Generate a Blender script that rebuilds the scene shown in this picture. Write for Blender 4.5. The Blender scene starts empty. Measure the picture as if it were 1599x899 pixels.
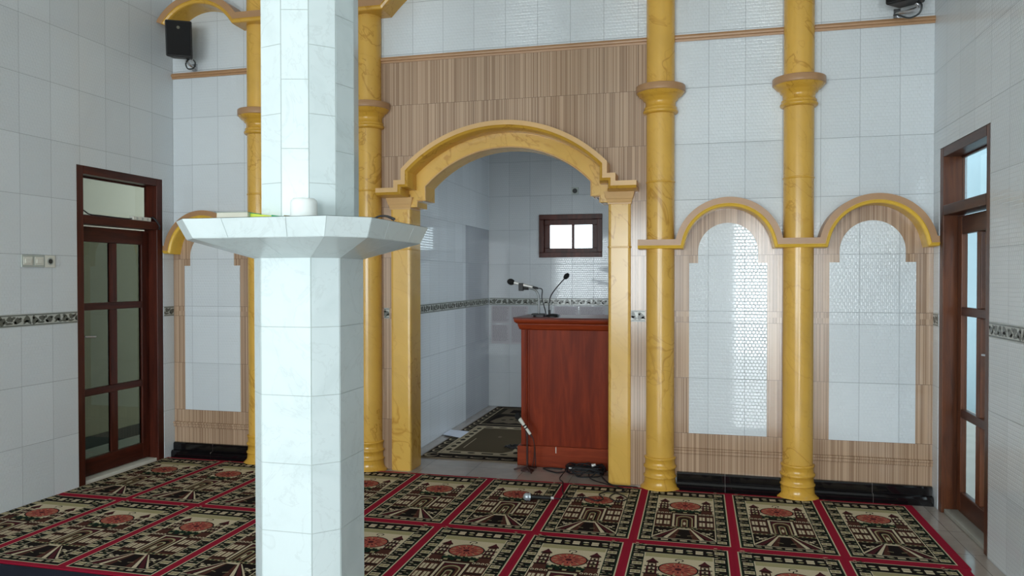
import bpy, math, random
from mathutils import Vector, Matrix
random.seed(7)
C = bpy.context.scene.collection
XL, XR = -4.358, 1.5355          # inner faces of the left and right wall
CXN = -1.415                     # axis of the niche
YB = 3.05                        # back wall of the niche
ZC = 4.35                        # ceiling
YR = -10.0                       # rear wall (behind the camera)
PI = math.pi

# ------------------------------------------------------------------ helpers
def s2l(c):
    c = c / 255.0
    return c / 12.92 if c <= .04045 else ((c + .055) / 1.055) ** 2.4
def rgb(r, g, b): return (s2l(r), s2l(g), s2l(b), 1)

ORG = {}
class MB:
    """collects faces for ONE mesh object (world coordinates)"""
    def __init__(s): s.v = []; s.f = []; s.m = []; s.sm = []
    def add(s, vs, fs, m=0, smooth=False):
        b = len(s.v); s.v += [tuple(v) for v in vs]
        for f in fs: s.f.append([b + i for i in f]); s.m.append(m); s.sm.append(smooth)
    def box(s, x0, x1, y0, y1, z0, z1, m=0):
        s.add([(x0,y0,z0),(x1,y0,z0),(x1,y1,z0),(x0,y1,z0),(x0,y0,z1),(x1,y0,z1),(x1,y1,z1),(x0,y1,z1)],
              [(0,3,2,1),(4,5,6,7),(0,1,5,4),(1,2,6,5),(2,3,7,6),(3,0,4,7)], m)
    def prism(s, poly, axis, a, b, m=0):
        """poly of 2D points extruded along axis between a and b"""
        def P(p, t):
            return {'x': (t, p[0], p[1]), 'y': (p[0], t, p[1]), 'z': (p[0], p[1], t)}[axis]
        n = len(poly)
        s.add([P(p, a) for p in poly] + [P(p, b) for p in poly],
              [tuple(range(n))[::-1], tuple(range(n, 2*n))] + [(i, (i+1) % n, n+(i+1) % n, n+i) for i in range(n)], m)
    def lathe(s, prof, cx, cy, z0=0, seg=40, m=0, ymax=None, cap=True):
        vs = []; n = len(prof)
        for r, z in prof:
            for k in range(seg):
                a = 2*PI*k/seg; y = cy + r*math.sin(a)
                if ymax is not None: y = min(y, ymax)
                vs.append((cx + r*math.cos(a), y, z0 + z))
        fs = [(i*seg+k, i*seg+(k+1) % seg, (i+1)*seg+(k+1) % seg, (i+1)*seg+k) for i in range(n-1) for k in range(seg)]
        s.add(vs, fs, m, True)
        if cap:
            s.add(vs[:seg], [tuple(range(seg))[::-1]], m); s.add(vs[-seg:], [tuple(range(seg))], m)
    def tube(s, pts, r, seg=8, m=0, smooth_path=True, sub=5, radii=None):
        P = [Vector(p) for p in pts]
        if smooth_path and len(P) > 2:
            Q = []; R = []
            for i in range(len(P)-1):
                p0 = P[max(i-1, 0)]; p1 = P[i]; p2 = P[i+1]; p3 = P[min(i+2, len(P)-1)]
                for k in range(sub):
                    t = k/sub
                    Q.append(.5*((2*p1)+(-p0+p2)*t+(2*p0-5*p1+4*p2-p3)*t*t+(-p0+3*p1-3*p2+p3)*t**3))
                    R.append((radii[i]*(1-t)+radii[i+1]*t) if radii else r)
            Q.append(P[-1]); R.append(radii[-1] if radii else r)
        else: Q = P; R = radii or [r]*len(P)
        vs = []; up = Vector((.13, .27, .95))
        for i, q in enumerate(Q):
            d = (Q[min(i+1, len(Q)-1)] - Q[max(i-1, 0)]).normalized()
            a = d.cross(up)
            if a.length < .1: a = d.cross(Vector((1, 0, 0)))
            a.normalize(); b = d.cross(a)
            for k in range(seg):
                t = 2*PI*k/seg; vs.append(q + a*math.cos(t)*R[i] + b*math.sin(t)*R[i])
        n = len(Q)
        s.add(vs, [(i*seg+k, i*seg+(k+1) % seg, (i+1)*seg+(k+1) % seg, (i+1)*seg+k) for i in range(n-1) for k in range(seg)], m, True)
        s.add(vs[:seg], [tuple(range(seg))], m); s.add(vs[-seg:], [tuple(range(seg))[::-1]], m)
    def ball(s, c, rx, ry=None, rz=None, m=0, seg=16, rings=10, rot=None):
        ry = ry or rx; rz = rz or rx; vs = []
        for i in range(rings+1):
            t = PI*i/rings
            for k in range(seg):
                a = 2*PI*k/seg
                v = Vector((rx*math.sin(t)*math.cos(a), ry*math.sin(t)*math.sin(a), rz*math.cos(t)))
                if rot: v = rot @ v
                vs.append(Vector(c)+v)
        s.add(vs, [(i*seg+k, (i+1)*seg+k, (i+1)*seg+(k+1) % seg, i*seg+(k+1) % seg) for i in range(rings) for k in range(seg)], m, True)
    def build(s, name, mats, parent=None, bevel=0, seg=2):
        if not isinstance(mats, (list, tuple)): mats = [mats]
        o0 = ORG.get(parent.name, Vector((0,0,0))) if parent else Vector((0,0,0))
        me = bpy.data.meshes.new(name)
        me.from_pydata([tuple(Vector(v)-o0) for v in s.v], [], s.f)
        for mt in mats: me.materials.append(mt)
        me.polygons.foreach_set('material_index', s.m); me.polygons.foreach_set('use_smooth', s.sm)
        me.update()
        o = bpy.data.objects.new(name, me); C.objects.link(o)
        if parent: o.parent = parent
        ORG[o.name] = o0
        if bevel:
            b = o.modifiers.new('bevel', 'BEVEL'); b.width = bevel; b.segments = seg; b.limit_method = 'ANGLE'; b.angle_limit = .6
        return o
def thing(name, label, cat, loc=(0,0,0), group=None, kind=None):
    o = bpy.data.objects.new(name, None); C.objects.link(o); o.location = loc; ORG[o.name] = Vector(loc)
    o.empty_display_size = .05
    return tag(o, label, cat, group, kind)
def tag(o, label=None, cat=None, group=None, kind=None):
    if label: o['label'] = label
    if cat: o['category'] = cat
    if group: o['group'] = group
    if kind: o['kind'] = kind
    return o
def struct(o, label=None, cat=None): return tag(o, label, cat, kind='structure')

# ------------------------------------------------------------------ materials
class NT:
    def __init__(s, name):
        s.mat = bpy.data.materials.new(name); s.mat.use_nodes = True
        s.t = s.mat.node_tree; s.b = s.t.nodes['Principled BSDF']
    def n(s, typ, **kw):
        x = s.t.nodes.new(typ)
        for k, v in kw.items(): setattr(x, k, v)
        return x
    def set(s, sock, v):
        if hasattr(v, 'is_output'): s.t.links.new(v, sock)
        elif v is not None: sock.default_value = v
    def m(s, op, a, b=None, c=None):
        x = s.n('ShaderNodeMath', operation=op); s.set(x.inputs[0], a)
        if b is not None: s.set(x.inputs[1], b)
        if c is not None: s.set(x.inputs[2], c)
        return x.outputs[0]
    def mix(s, f, a, b):
        x = s.n('ShaderNodeMix', data_type='RGBA'); s.set(x.inputs[0], f); s.set(x.inputs[6], a); s.set(x.inputs[7], b)
        return x.outputs[2]
    def pos(s):
        g = s.n('ShaderNodeNewGeometry'); x = s.n('ShaderNodeSeparateXYZ'); s.t.links.new(g.outputs['Position'], x.inputs[0])
        return g.outputs['Position'], x.outputs[0], x.outputs[1], x.outputs[2]
    def comb(s, a, b, c):
        x = s.n('ShaderNodeCombineXYZ'); s.set(x.inputs[0], a); s.set(x.inputs[1], b); s.set(x.inputs[2], c); return x.outputs[0]
    def noise(s, vec, scale, detail=2, rough=.5, dist=0):
        x = s.n('ShaderNodeTexNoise'); s.set(x.inputs['Vector'], vec); x.inputs['Scale'].default_value = scale
        x.inputs['Detail'].default_value = detail; x.inputs['Roughness'].default_value = rough; x.inputs['Distortion'].default_value = dist
        return x.outputs['Fac']
    def bump(s, h, strength=.3, dist=.001):
        x = s.n('ShaderNodeBump'); x.inputs['Strength'].default_value = strength; x.inputs['Distance'].default_value = dist
        s.set(x.inputs['Height'], h); s.t.links.new(x.outputs[0], s.b.inputs['Normal'])
    def ramp(s, f, lo, hi):
        x = s.n('ShaderNodeMapRange', clamp=True, interpolation_type='SMOOTHSTEP'); s.set(x.inputs[0], f)
        x.inputs[1].default_value = lo; x.inputs[2].default_value = hi; return x.outputs[0]
    def fin(s, color=None, rough=.5, metal=0, spec=.5, coat=0):
        if color is not None: s.set(s.b.inputs['Base Color'], color)
        s.set(s.b.inputs['Roughness'], rough); s.set(s.b.inputs['Metallic'], metal); s.b.inputs['Specular IOR Level'].default_value = spec
        if coat: s.b.inputs['Coat Weight'].default_value = coat; s.b.inputs['Coat Roughness'].default_value = .08
        return s.mat
def plain(name, col, rough=.6, metal=0, spec=.5, var=.08, scale=30, coat=0):
    n = NT(name); p, x, y, z = n.pos()
    f = n.noise(p, scale, 3)
    d = tuple(c*(1-var) for c in col[:3])+(1,); e = tuple(min(1, c*(1+var)) for c in col[:3])+(1,)
    return n.fin(n.mix(f, d, e), rough, metal, spec, coat)

def tile_uv(n, axis, u0):
    p, x, y, z = n.pos()
    u = x if axis == 'x' else y
    fu = n.m('FRACT', n.m('DIVIDE', n.m('SUBTRACT', u, u0), .25))
    up = n.m('GREATER_THAN', z, 1.245)
    zz = n.m('SUBTRACT', z, n.m('ADD', .404, n.m('MULTIPLY', up, .082)))
    v = n.m('DIVIDE', n.m('ADD', zz, 8.0), .4); fv = n.m('FRACT', v)
    lu = n.m('GREATER_THAN', n.m('ABSOLUTE', n.m('SUBTRACT', fu, .5)), .5-.0011/.25)
    lv = n.m('GREATER_THAN', n.m('ABSOLUTE', n.m('SUBTRACT', fv, .5)), .5-.0012/.4)
    return p, u, z, v, n.m('FLOOR', n.m('DIVIDE', n.m('SUBTRACT', u, u0), .25)), n.m('MAXIMUM', lu, lv)
def white_tile(name, axis, u0, col=(210, 216, 220), grout=(146, 153, 158)):
    n = NT(name); p, u, z, v, iu, line = tile_uv(n, axis, u0)
    br = n.n('ShaderNodeTexBrick'); br.offset = .5
    n.set(br.inputs['Vector'], n.comb(u, z, 0)); br.inputs['Scale'].default_value = 1
    br.inputs['Mortar Size'].default_value = .004; br.inputs['Mortar Smooth'].default_value = 1.0
    br.inputs['Brick Width'].default_value = .025; br.inputs['Row Height'].default_value = .023
    h = n.m('SUBTRACT', 1, br.outputs['Fac'])
    h = n.m('SUBTRACT', h, n.m('MULTIPLY', line, 1.5))
    n.bump(h, 1.0, .0008)
    wn = n.n('ShaderNodeTexWhiteNoise', noise_dimensions='2D'); n.set(wn.inputs['Vector'], n.comb(iu, n.m('FLOOR', v), 0))
    c = n.mix(wn.outputs[0], rgb(*[k-4 for k in col]), rgb(*[k+3 for k in col]))
    return n.fin(n.mix(line, c, rgb(*grout)), n.mix(line, (.05,)*3+(1,), (.7,)*3+(1,)), 0, .5)
def stripe_tile(name, axis, u0, light=(186, 158, 132), dark=(148, 120, 97)):
    n = NT(name); p, u, z, v, iu, line = tile_uv(n, axis, u0)
    row = n.m('FLOOR', v)
    a = n.n('ShaderNodeTexWhiteNoise', noise_dimensions='2D'); n.set(a.inputs['Vector'], n.comb(n.m('FLOOR', n.m('DIVIDE', u, .0062)), row, 0))
    b = n.n('ShaderNodeTexWhiteNoise', noise_dimensions='2D'); n.set(b.inputs['Vector'], n.comb(n.m('FLOOR', n.m('DIVIDE', u, .013)), n.m('ADD', row, 31), 0))
    f = n.m('ADD', n.m('MULTIPLY', a.outputs[0], .7), n.m('MULTIPLY', b.outputs[0], .3))
    c = n.mix(n.ramp(f, .12, .9), rgb(*dark), rgb(*light))
    n.bump(n.m('SUBTRACT', f, n.m('MULTIPLY', line, 1.0)), .15, .0005)
    return n.fin(n.mix(line, c, rgb(105, 84, 70)), .16, 0, .5)
def gold_marble(name, base=(214, 168, 78), vein=(168, 118, 40), rough=.22, sc=2.6):
    n = NT(name); p, x, y, z = n.pos()
    q = n.comb(n.m('ADD', x, n.m('MULTIPLY', z, .55)), y, n.m('MULTIPLY', z, .75))
    f = n.noise(q, sc, 4, .55, .9)
    v = n.m('SUBTRACT', 1, n.ramp(n.m('ABSOLUTE', n.m('SUBTRACT', f, .5)), .0, .016))
    f2 = n.noise(q, sc*2.3, 3, .5, .4)
    v2 = n.m('MULTIPLY', n.m('SUBTRACT', 1, n.ramp(n.m('ABSOLUTE', n.m('SUBTRACT', f2, .47)), .0, .012)), .5)
    msk = n.ramp(n.noise(q, 1.7, 1), .38, .6)
    v = n.m('MULTIPLY', n.m('MAXIMUM', v, v2), n.m('ADD', .12, n.m('MULTIPLY', msk, .5)))
    cl = n.noise(q, 5, 3)
    c = n.mix(cl, rgb(*[k*.93 for k in base]), rgb(*[min(255, k*1.06) for k in base]))
    return n.fin(n.mix(v, c, rgb(*vein)), rough, 0, .5)
def white_marble(name):
    n = NT(name); p, x, y, z = n.pos()
    f = n.noise(p, 4.2, 5, .6, 1.4)
    v = n.m('MULTIPLY', n.m('SUBTRACT', 1, n.ramp(n.m('ABSOLUTE', n.m('SUBTRACT', f, .5)), 0, .02)), .16)
    cl = n.ramp(n.noise(p, 6, 4, .6, .6), .45, .75)
    c = n.mix(n.m('MULTIPLY', cl, .35), rgb(204, 215, 216), rgb(184, 197, 198))
    return n.fin(n.mix(v, c, rgb(160, 168, 168)), .22, 0, .3)
def wood(name, a=(120, 44, 24), b=(74, 22, 12), rough=.28, axis='z', coat=0, spec=.25):
    n = NT(name); p, x, y, z = n.pos()
    k = {'x': (2.5, 26, 26), 'y': (26, 2.5, 26), 'z': (26, 26, 2.5)}[axis]
    q = n.comb(n.m('MULTIPLY', x, k[0]), n.m('MULTIPLY', y, k[1]), n.m('MULTIPLY', z, k[2]))
    f = n.noise(q, 1, 5, .6, .6); g = n.noise(q, .22, 2)
    return n.fin(n.mix(n.ramp(n.m('ADD', n.m('MULTIPLY', f, .6), n.m('MULTIPLY', g, .4)), .3, .7), rgb(*b), rgb(*a)), rough, 0, spec, coat)
def floor_mat(name, s=.4, col=(160, 150, 142)):
    n = NT(name); p, x, y, z = n.pos()
    def ln(u, o): return n.m('GREATER_THAN', n.m('ABSOLUTE', n.m('SUBTRACT', n.m('FRACT', n.m('DIVIDE', n.m('ADD', u, o), s)), .5)), .5-.0015/s)
    line = n.m('MAXIMUM', ln(x, 20.13), ln(y, 20.17))
    f = n.noise(p, 9, 5, .6)
    c = n.mix(f, rgb(*[k-12 for k in col]), rgb(*[k+10 for k in col]))
    return n.fin(n.mix(line, c, rgb(96, 88, 82)), .12, 0, .5)
def glass(name, tint, gloss=.08):
    n = NT(name); t = n.t
    tr = n.n('ShaderNodeBsdfTransparent'); tr.inputs[0].default_value = tint
    gl = n.n('ShaderNodeBsdfGlossy'); gl.inputs['Roughness'].default_value = .03
    fr = n.n('ShaderNodeFresnel'); fr.inputs[0].default_value = 1.45
    f = n.noise(n.pos()[0], 2, 1); ge = n.n('ShaderNodeNewGeometry')
    mx = n.n('ShaderNodeMixShader'); t.links.new(n.m('MULTIPLY', n.m('MULTIPLY', fr.outputs[0], n.m('SUBTRACT', 1, ge.outputs['Backfacing'])), n.m('ADD', .9, n.m('MULTIPLY', f, .2))), mx.inputs[0])
    t.links.new(tr.outputs[0], mx.inputs[1]); t.links.new(gl.outputs[0], mx.inputs[2])
    t.links.new(mx.outputs[0], t.nodes['Material Output'].inputs[0])
    return n.mat

U0 = 1.077 - 25*.25
M = {}
M['tile_f'] = white_tile('white_tile_front', 'x', U0)
M['tile_l'] = white_tile('white_tile_side', 'y', -1.508-25*.25)
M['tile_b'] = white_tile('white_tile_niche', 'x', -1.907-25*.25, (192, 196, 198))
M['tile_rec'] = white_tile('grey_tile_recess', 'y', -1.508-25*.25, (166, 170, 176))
M['beige'] = stripe_tile('beige_stripe_tile', 'x', U0)
M['gold'] = gold_marble('gold_marble_paint')
M['goldcap'] = gold_marble('gold_paint', (208, 160, 62), (165, 115, 35), .2, 3)
M['pil'] = gold_marble('pilaster_marble_paint', (218, 174, 86), (176, 122, 42), .2, 2.2)
M['cream'] = plain('cream_paint', rgb(212, 170, 112), .35, var=.05)
M['tan'] = plain('tan_paint', rgb(172, 132, 94), .35, var=.05)
M['lip'] = plain('gilded_paint', rgb(228, 184, 70), .25, 0, var=.1)
M['marble'] = white_marble('white_marble_tile')
M['grout'] = plain('grout', rgb(160, 170, 168), .8)
M['black_tile'] = plain('black_glossy_tile', rgb(16, 14, 16), .08, var=.2)
M['black_joint'] = plain('skirting_joint', rgb(120, 112, 106), .6)
M['wood'] = wood('dark_red_wood', (86, 38, 26), (50, 21, 15), .35)
M['wood_y'] = wood('dark_red_wood_rail', (86, 38, 26), (50, 21, 15), .35, 'y')
M['wood_r'] = wood('brown_wood', (112, 64, 38), (66, 36, 24), .35)
M['wood_ry'] = wood('brown_wood_rail', (92, 52, 36), (58, 32, 22), .35, 'y')
M['lect'] = wood('varnished_red_wood', (142, 52, 20), (104, 33, 11), .42, spec=.15)
M['lect_x'] = wood('varnished_red_wood_rail', (146, 58, 27), (108, 37, 15), .4, 'x', spec=.18)
M['lect_top'] = wood('lectern_top_wood', (104, 40, 28), (70, 24, 16), .3, 'x')
M['floor'] = floor_mat('glossy_floor_tile')
M['white_paint'] = plain('white_paint', rgb(226, 226, 220), .8, var=.03)
M['ext_paint'] = plain('exterior_cream_paint', rgb(150, 144, 124), .85, var=.06, scale=4)
M['ext_blue'] = plain('exterior_pale_blue_paint', rgb(128, 148, 154), .8, var=.06, scale=3)
M['concrete'] = plain('concrete', rgb(150, 148, 140), .9, var=.15, scale=6)
M['dark_skirt'] = plain('dark_skirting', rgb(46, 48, 46), .5)
M['glass_l'] = glass('tinted_glass', (.46, .49, .44, 1))
M['glass_c'] = glass('clear_glass', (.92, .95, .95, 1))
M['black'] = plain('black_plastic', rgb(13, 13, 14), .5, var=.15)
M['mesh_black'] = plain('black_foam', rgb(13, 13, 14), .9, var=.3, scale=400)
M['cable'] = plain('black_rubber', rgb(18, 19, 24), .5, var=.15)
M['steel'] = plain('brushed_steel', rgb(190, 192, 196), .25, .9, var=.05)
M['iron'] = plain('dark_grey_metal', rgb(62, 66, 68), .4, .5)
M['chrome'] = plain('dull_chrome', rgb(112, 114, 114), .3, .9)
M['silver'] = plain('silver_paint', rgb(206, 206, 204), .3, .3, var=.05)
M['grille'] = plain('steel_grille', rgb(186, 196, 204), .35, .6, var=.3, scale=500)
M['white_plastic'] = plain('white_plastic', rgb(216, 216, 206), .4, var=.03)
M['grey_plastic'] = plain('grey_plastic', rgb(172, 178, 172), .45, var=.03)
M['paper'] = plain('paper', rgb(208, 212, 224), .8, var=.03)
M['poster'] = plain('poster_paper', rgb(188, 184, 187), .7, var=.03)
M['ink'] = plain('poster_ink', rgb(150, 142, 147), .8)
M['brown_iron'] = plain('brown_painted_iron', rgb(60, 34, 30), .5, .2)
# carpet colours
def cloth(name, c, var=.2): return plain(name, rgb(*c), .95, 0, .1, var, 220)
CARP = ['green', 'red', 'cream', 'dark', 'brown', 'dome', 'olive', 'maroon']
CM = [cloth('carpet_dark_green', (22, 44, 32)), cloth('carpet_red', (146, 24, 48)), cloth('carpet_cream', (198, 184, 156)), cloth('carpet_black_brown', (24, 17, 16)),
      cloth('carpet_brown', (76, 44, 36)), cloth('carpet_dome_red', (160, 80, 68)), cloth('carpet_olive', (158, 150, 112)), cloth('carpet_maroon', (72, 28, 34))]
G_, R_, W_, D_, B_, O_, L_, MA = range(8)

# ------------------------------------------------------------------ room shell
def strip_wall(name, poly, axis, a, b, mat):
    m = MB(); m.prism(poly, axis, a, b); return struct(m.build(name, mat))
def arc(cx, zc, R, a0, a1, n=32):
    return [(cx+R*math.cos(math.radians(a0+(a1-a0)*i/n)), zc+R*math.sin(math.radians(a0+(a1-a0)*i/n))) for i in range(n+1)]

# niche opening in the front wall (hidden edge behind fascia and pilasters)
aR, aZ = .894+.02, 1.626
t0 = math.degrees(math.acos(.68/aR))
opening = [(CXN+.79, 0), (CXN+.79, 2.12), (CXN+.68, 2.12)] + arc(CXN, aZ, aR, t0, 180-t0) + [(CXN-.68, 2.12), (CXN-.79, 2.12), (CXN-.79, 0)]
strip_wall('wall_front', [(XL-.2, 0), (XL-.2, ZC), (XR+.2, ZC), (XR+.2, 0)] + opening, 'y', 0, .18, M['tile_f'])
# left and right walls with door openings
LD = (-1.04, -.135, 2.35); RD = (-1.0, -.12, 2.362)
strip_wall('wall_left', [(YR, 0), (YR, ZC), (0, ZC), (0, 0), (LD[1], 0), (LD[1], LD[2]), (LD[0], LD[2]), (LD[0], 0)], 'x', XL-.14, XL, M['tile_l'])
strip_wall('wall_right', [(YR, 0), (YR, ZC), (0, ZC), (0, 0), (RD[1], 0), (RD[1], RD[2]), (RD[0], RD[2]), (RD[0], 0)], 'x', XR, XR+.15, M['tile_l'])
# rear wall with a doorway and two windows (behind the camera)
OPEN = [(-4.0, -2.3, .6, 2.7), (.72, 1.47, 0, 2.6), (-1.75, -.65, .6, 2.7)]
m = MB()
xs = sorted([XL-.14, XR+.15] + [o[0] for o in OPEN] + [o[1] for o in OPEN])
for a, b in zip(xs[:-1], xs[1:]):
    o = [q for q in OPEN if abs(q[0]-a) < 1e-6]
    if o:
        if o[0][2] > 0: m.box(a, b, YR-.15, YR, 0, o[0][2])
        m.box(a, b, YR-.15, YR, o[0][3], ZC)
    else: m.box(a, b, YR-.15, YR, 0, ZC)
struct(m.build('wall_rear', M['white_paint']))
m = MB(); m.box(XL-.14, XR+.15, YR-.15, .18, ZC, ZC+.1); struct(m.build('ceiling', M['white_paint']))
m = MB(); m.box(XL-.14, XR+.15, YR-.15, YB+.15, -.1, 0); struct(m.build('floor', M['floor']))
# niche shell
NXL, NXR = -2.4, -.43
m = MB(); m.box(NXL-.15, NXL, .18, 2.1, 0, 3.3); m.box(NXL-.15, NXL, 2.1, YB, 2.09, 3.3); struct(m.build('wall_niche_left', M['tile_l']))
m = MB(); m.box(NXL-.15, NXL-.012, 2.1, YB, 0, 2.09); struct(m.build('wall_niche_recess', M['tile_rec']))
m = MB(); wy0, wy1, wz0, wz1 = .95, 1.85, .45, 2.1  # unseen side opening, added to bring bluish light onto the left niche wall
for q in ((.18, wy0, 0, 3.3), (wy1, YB, 0, 3.3), (wy0, wy1, 0, wz0), (wy0, wy1, wz1, 3.3)): m.box(NXR, NXR+.15, *q)
struct(m.build('wall_niche_right', M['tile_l']))
WN = (-1.797, -1.058, 1.762, 2.26)
m = MB(); y0, y1 = YB, YB+.15
m.box(NXL-.15, WN[0], y0, y1, 0, 3.3); m.box(WN[1], NXR+.15, y0, y1, 0, 3.3); m.box(WN[0], WN[1], y0, y1, 0, WN[2]); m.box(WN[0], WN[1], y0, y1, WN[3], 3.3)
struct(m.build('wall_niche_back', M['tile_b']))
m = MB(); m.box(NXL-.15, NXR+.15, .18, YB+.15, 3.3, 3.4); struct(m.build('ceiling_niche', M['white_paint']))

# window in the niche
w1 = bpy.data.objects.new('window_1', None); C.objects.link(w1); w1.location = (-1.43, YB, WN[2]); ORG['window_1'] = Vector(w1.location)
struct(w1, 'small dark wooden two-pane window high on the niche back wall', 'window')
m = MB(); f = .058; a, b, c, d = WN
for q in ((a, b, c, c+f), (a, b, d-f, d), (a, a+f, c+f, d-f), (b-f, b, c+f, d-f)): m.box(q[0], q[1], YB-.02, YB+.10, q[2], q[3])
m.build('window_frame', M['wood'], w1, .004)
m = MB(); a2, b2, c2, d2 = a+f, b-f, c+f, d-f; g = .062
for q in ((a2, b2, c2, c2+.05), (a2, b2, d2-g, d2), (a2, a2+g, c2+.05, d2-g), (b2-g, b2, c2+.05, d2-g), (-1.418, -1.388, c2+.05, d2-g)): m.box(q[0], q[1], YB+.03, YB+.075, q[2], q[3])
m.build('sash', M['wood'], w1, .003)
for q in ((a2+g, -1.418), (-1.388, b2-g)):
    m = MB(); m.box(q[0], q[1], YB+.05, YB+.056, c2+.05, d2-g); m.build('pane', M['glass_c'], w1)

# ------------------------------------------------------------------ cladding, panels, skirting, rails on the front wall
BAND0, BAND1 = 1.204, 1.286
def clad_main():
    z1 = 3.235; x0, x1 = -2.50, -.30
    m = MB(); m.prism([(x0, .0), (x0, z1), (x1, z1), (x1, 0)] + opening, 'y', -.006, 0)
    return struct(m.build('trim_1', M['beige']), 'beige striped tile cladding around the niche arch', 'wall cladding')
clad_main()
AC = [(-.0035+.2135, 1.72), (1.163, 1.72)]       # centres of the two right arches
ML = lambda x: 2*(-1.4115)-x                      # mirror across the room's axis
def arch_area(cx, x0, x1, R=.335):
    return [(x0, .10), (x1, .10), (x1, 1.76), (cx+R, 1.76)] + arc(cx, 1.72, R, 6.9, 173.1, 30) + [(cx-R, 1.76), (x0, 1.76)]
for i, (cx, x0, x1, w, shw) in enumerate(((AC[0][0], -.2, .62, .267, .205), (1.157, .74, XR, .272, .207), (ML(1.157)-.0, XL, -3.57, .266, .21))):
    m = MB(); m.prism(arch_area(AC[0][0] if i == 0 else (AC[1][0] if i == 1 else ML(AC[1][0])), x0, x1), 'y', -.006, 0)
    struct(m.build('trim_%d' % (i+2), M['beige']), ['beige striped cladding in the bay right of the niche', 'beige striped cladding in the far right bay', 'beige striped cladding in the bay by the left door'][i], 'wall cladding')
    zt, zs = 1.915, 1.63
    r = (shw*shw + (zt-1.70)**2)/(2*(zt-1.70)); r = shw
    poly = [(cx-w, .405), (cx+w, .405), (cx+w, zs), (cx+shw, zs)] + arc(cx, zt-shw, shw, 0, 180, 30) + [(cx-shw, zs), (cx-w, zs)]
    m = MB(); m.prism(poly, 'y', -.012, -.003)
    o = m.build('arched_panel', M['tile_f'])
    tag(o, ['white arched tile panel with bright reflections between the two right columns', 'white arched tile panel beside the right-hand door', 'white arched tile panel beside the left-hand door'][i], 'wall panel', 'arched white panels on the front wall')
    # beige moulding
    m = MB(); yy = -.006
    m.prism([(yy, .252), (yy-.012, .256), (yy-.016, .264), (yy-.010, .272), (yy-.012, .280), (yy-.022, .286), (yy-.022, .296), (yy, .300)], 'x', x0+.0, x1)
    struct(m.build('trim_%d' % (i+5), M['beige']))
    # black two-step skirting
    xa, xb = (x0+.06, x1-.05) if i == 0 else ((x0+.05, x1-.004) if i == 1 else (x0+.004, x1-.02))
    m = MB(); xm = (xa+xb)/2 - (.02 if i == 0 else .0)
    for p, q in ((xa, xm-.0012), (xm+.0012, xb)):
        m.prism([(-.006, .062), (-.030, .062), (-.030, .112), (-.024, .122), (-.006, .124)], 'x', p, q, 0)
        m.prism([(-.006, 0), (-.062, 0), (-.062, .045), (-.054, .058), (-.030, .062), (-.006, .062)], 'x', p, q, 0)
    m.box(xm-.0012, xm+.0012, -.059, -.006, .001, .06, 1); m.box(xm-.0012, xm+.0012, -.028, -.006, .06, .122, 1)
    struct(m.build('baseboard_front', [M['black_tile'], M['black_joint']]), ['black two-step skirting between the two right columns', 'black two-step skirting by the right door', 'black two-step skirting by the left door'][i], 'skirting')
# the fourth bay, behind the pillar, mirrors the one right of the niche
cx4, xa4, xb4 = ML(.21), ML(.62), ML(-.2)
m = MB(); m.prism(arch_area(cx4, xa4, xb4), 'y', -.006, 0); struct(m.build('trim_30', M['beige']))
m = MB(); m.prism([(cx4-.267, .405), (cx4+.267, .405), (cx4+.267, 1.63), (cx4+.205, 1.63)] + arc(cx4, 1.71, .205, 0, 180, 30) + [(cx4-.205, 1.63), (cx4-.267, 1.63)], 'y', -.012, -.003); struct(m.build('trim_31', M['tile_f']))
m = MB(); m.prism([(-.006, .062), (-.030, .062), (-.030, .112), (-.024, .122), (-.006, .124)], 'x', xa4+.05, xb4-.06); m.prism([(-.006, 0), (-.062, 0), (-.062, .045), (-.054, .058), (-.030, .062), (-.006, .062)], 'x', xa4+.05, xb4-.06)
struct(m.build('baseboard_front', M['black_tile']))
# picture rails
k = 8
for x0, x1 in ((XL, -3.60), (-3.41, -2.63), (-2.45, -.355), (-.165, .585), (.775, XR)):
    m = MB(); m.prism([(0, 3.222), (-.012, 3.222), (-.014, 3.236), (-.024, 3.240), (-.026, 3.252), (-.018, 3.262), (-.016, 3.268), (0, 3.270)], 'x', x0, x1)
    struct(m.build('trim_%d' % k, M['tan'])); k += 1

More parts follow.
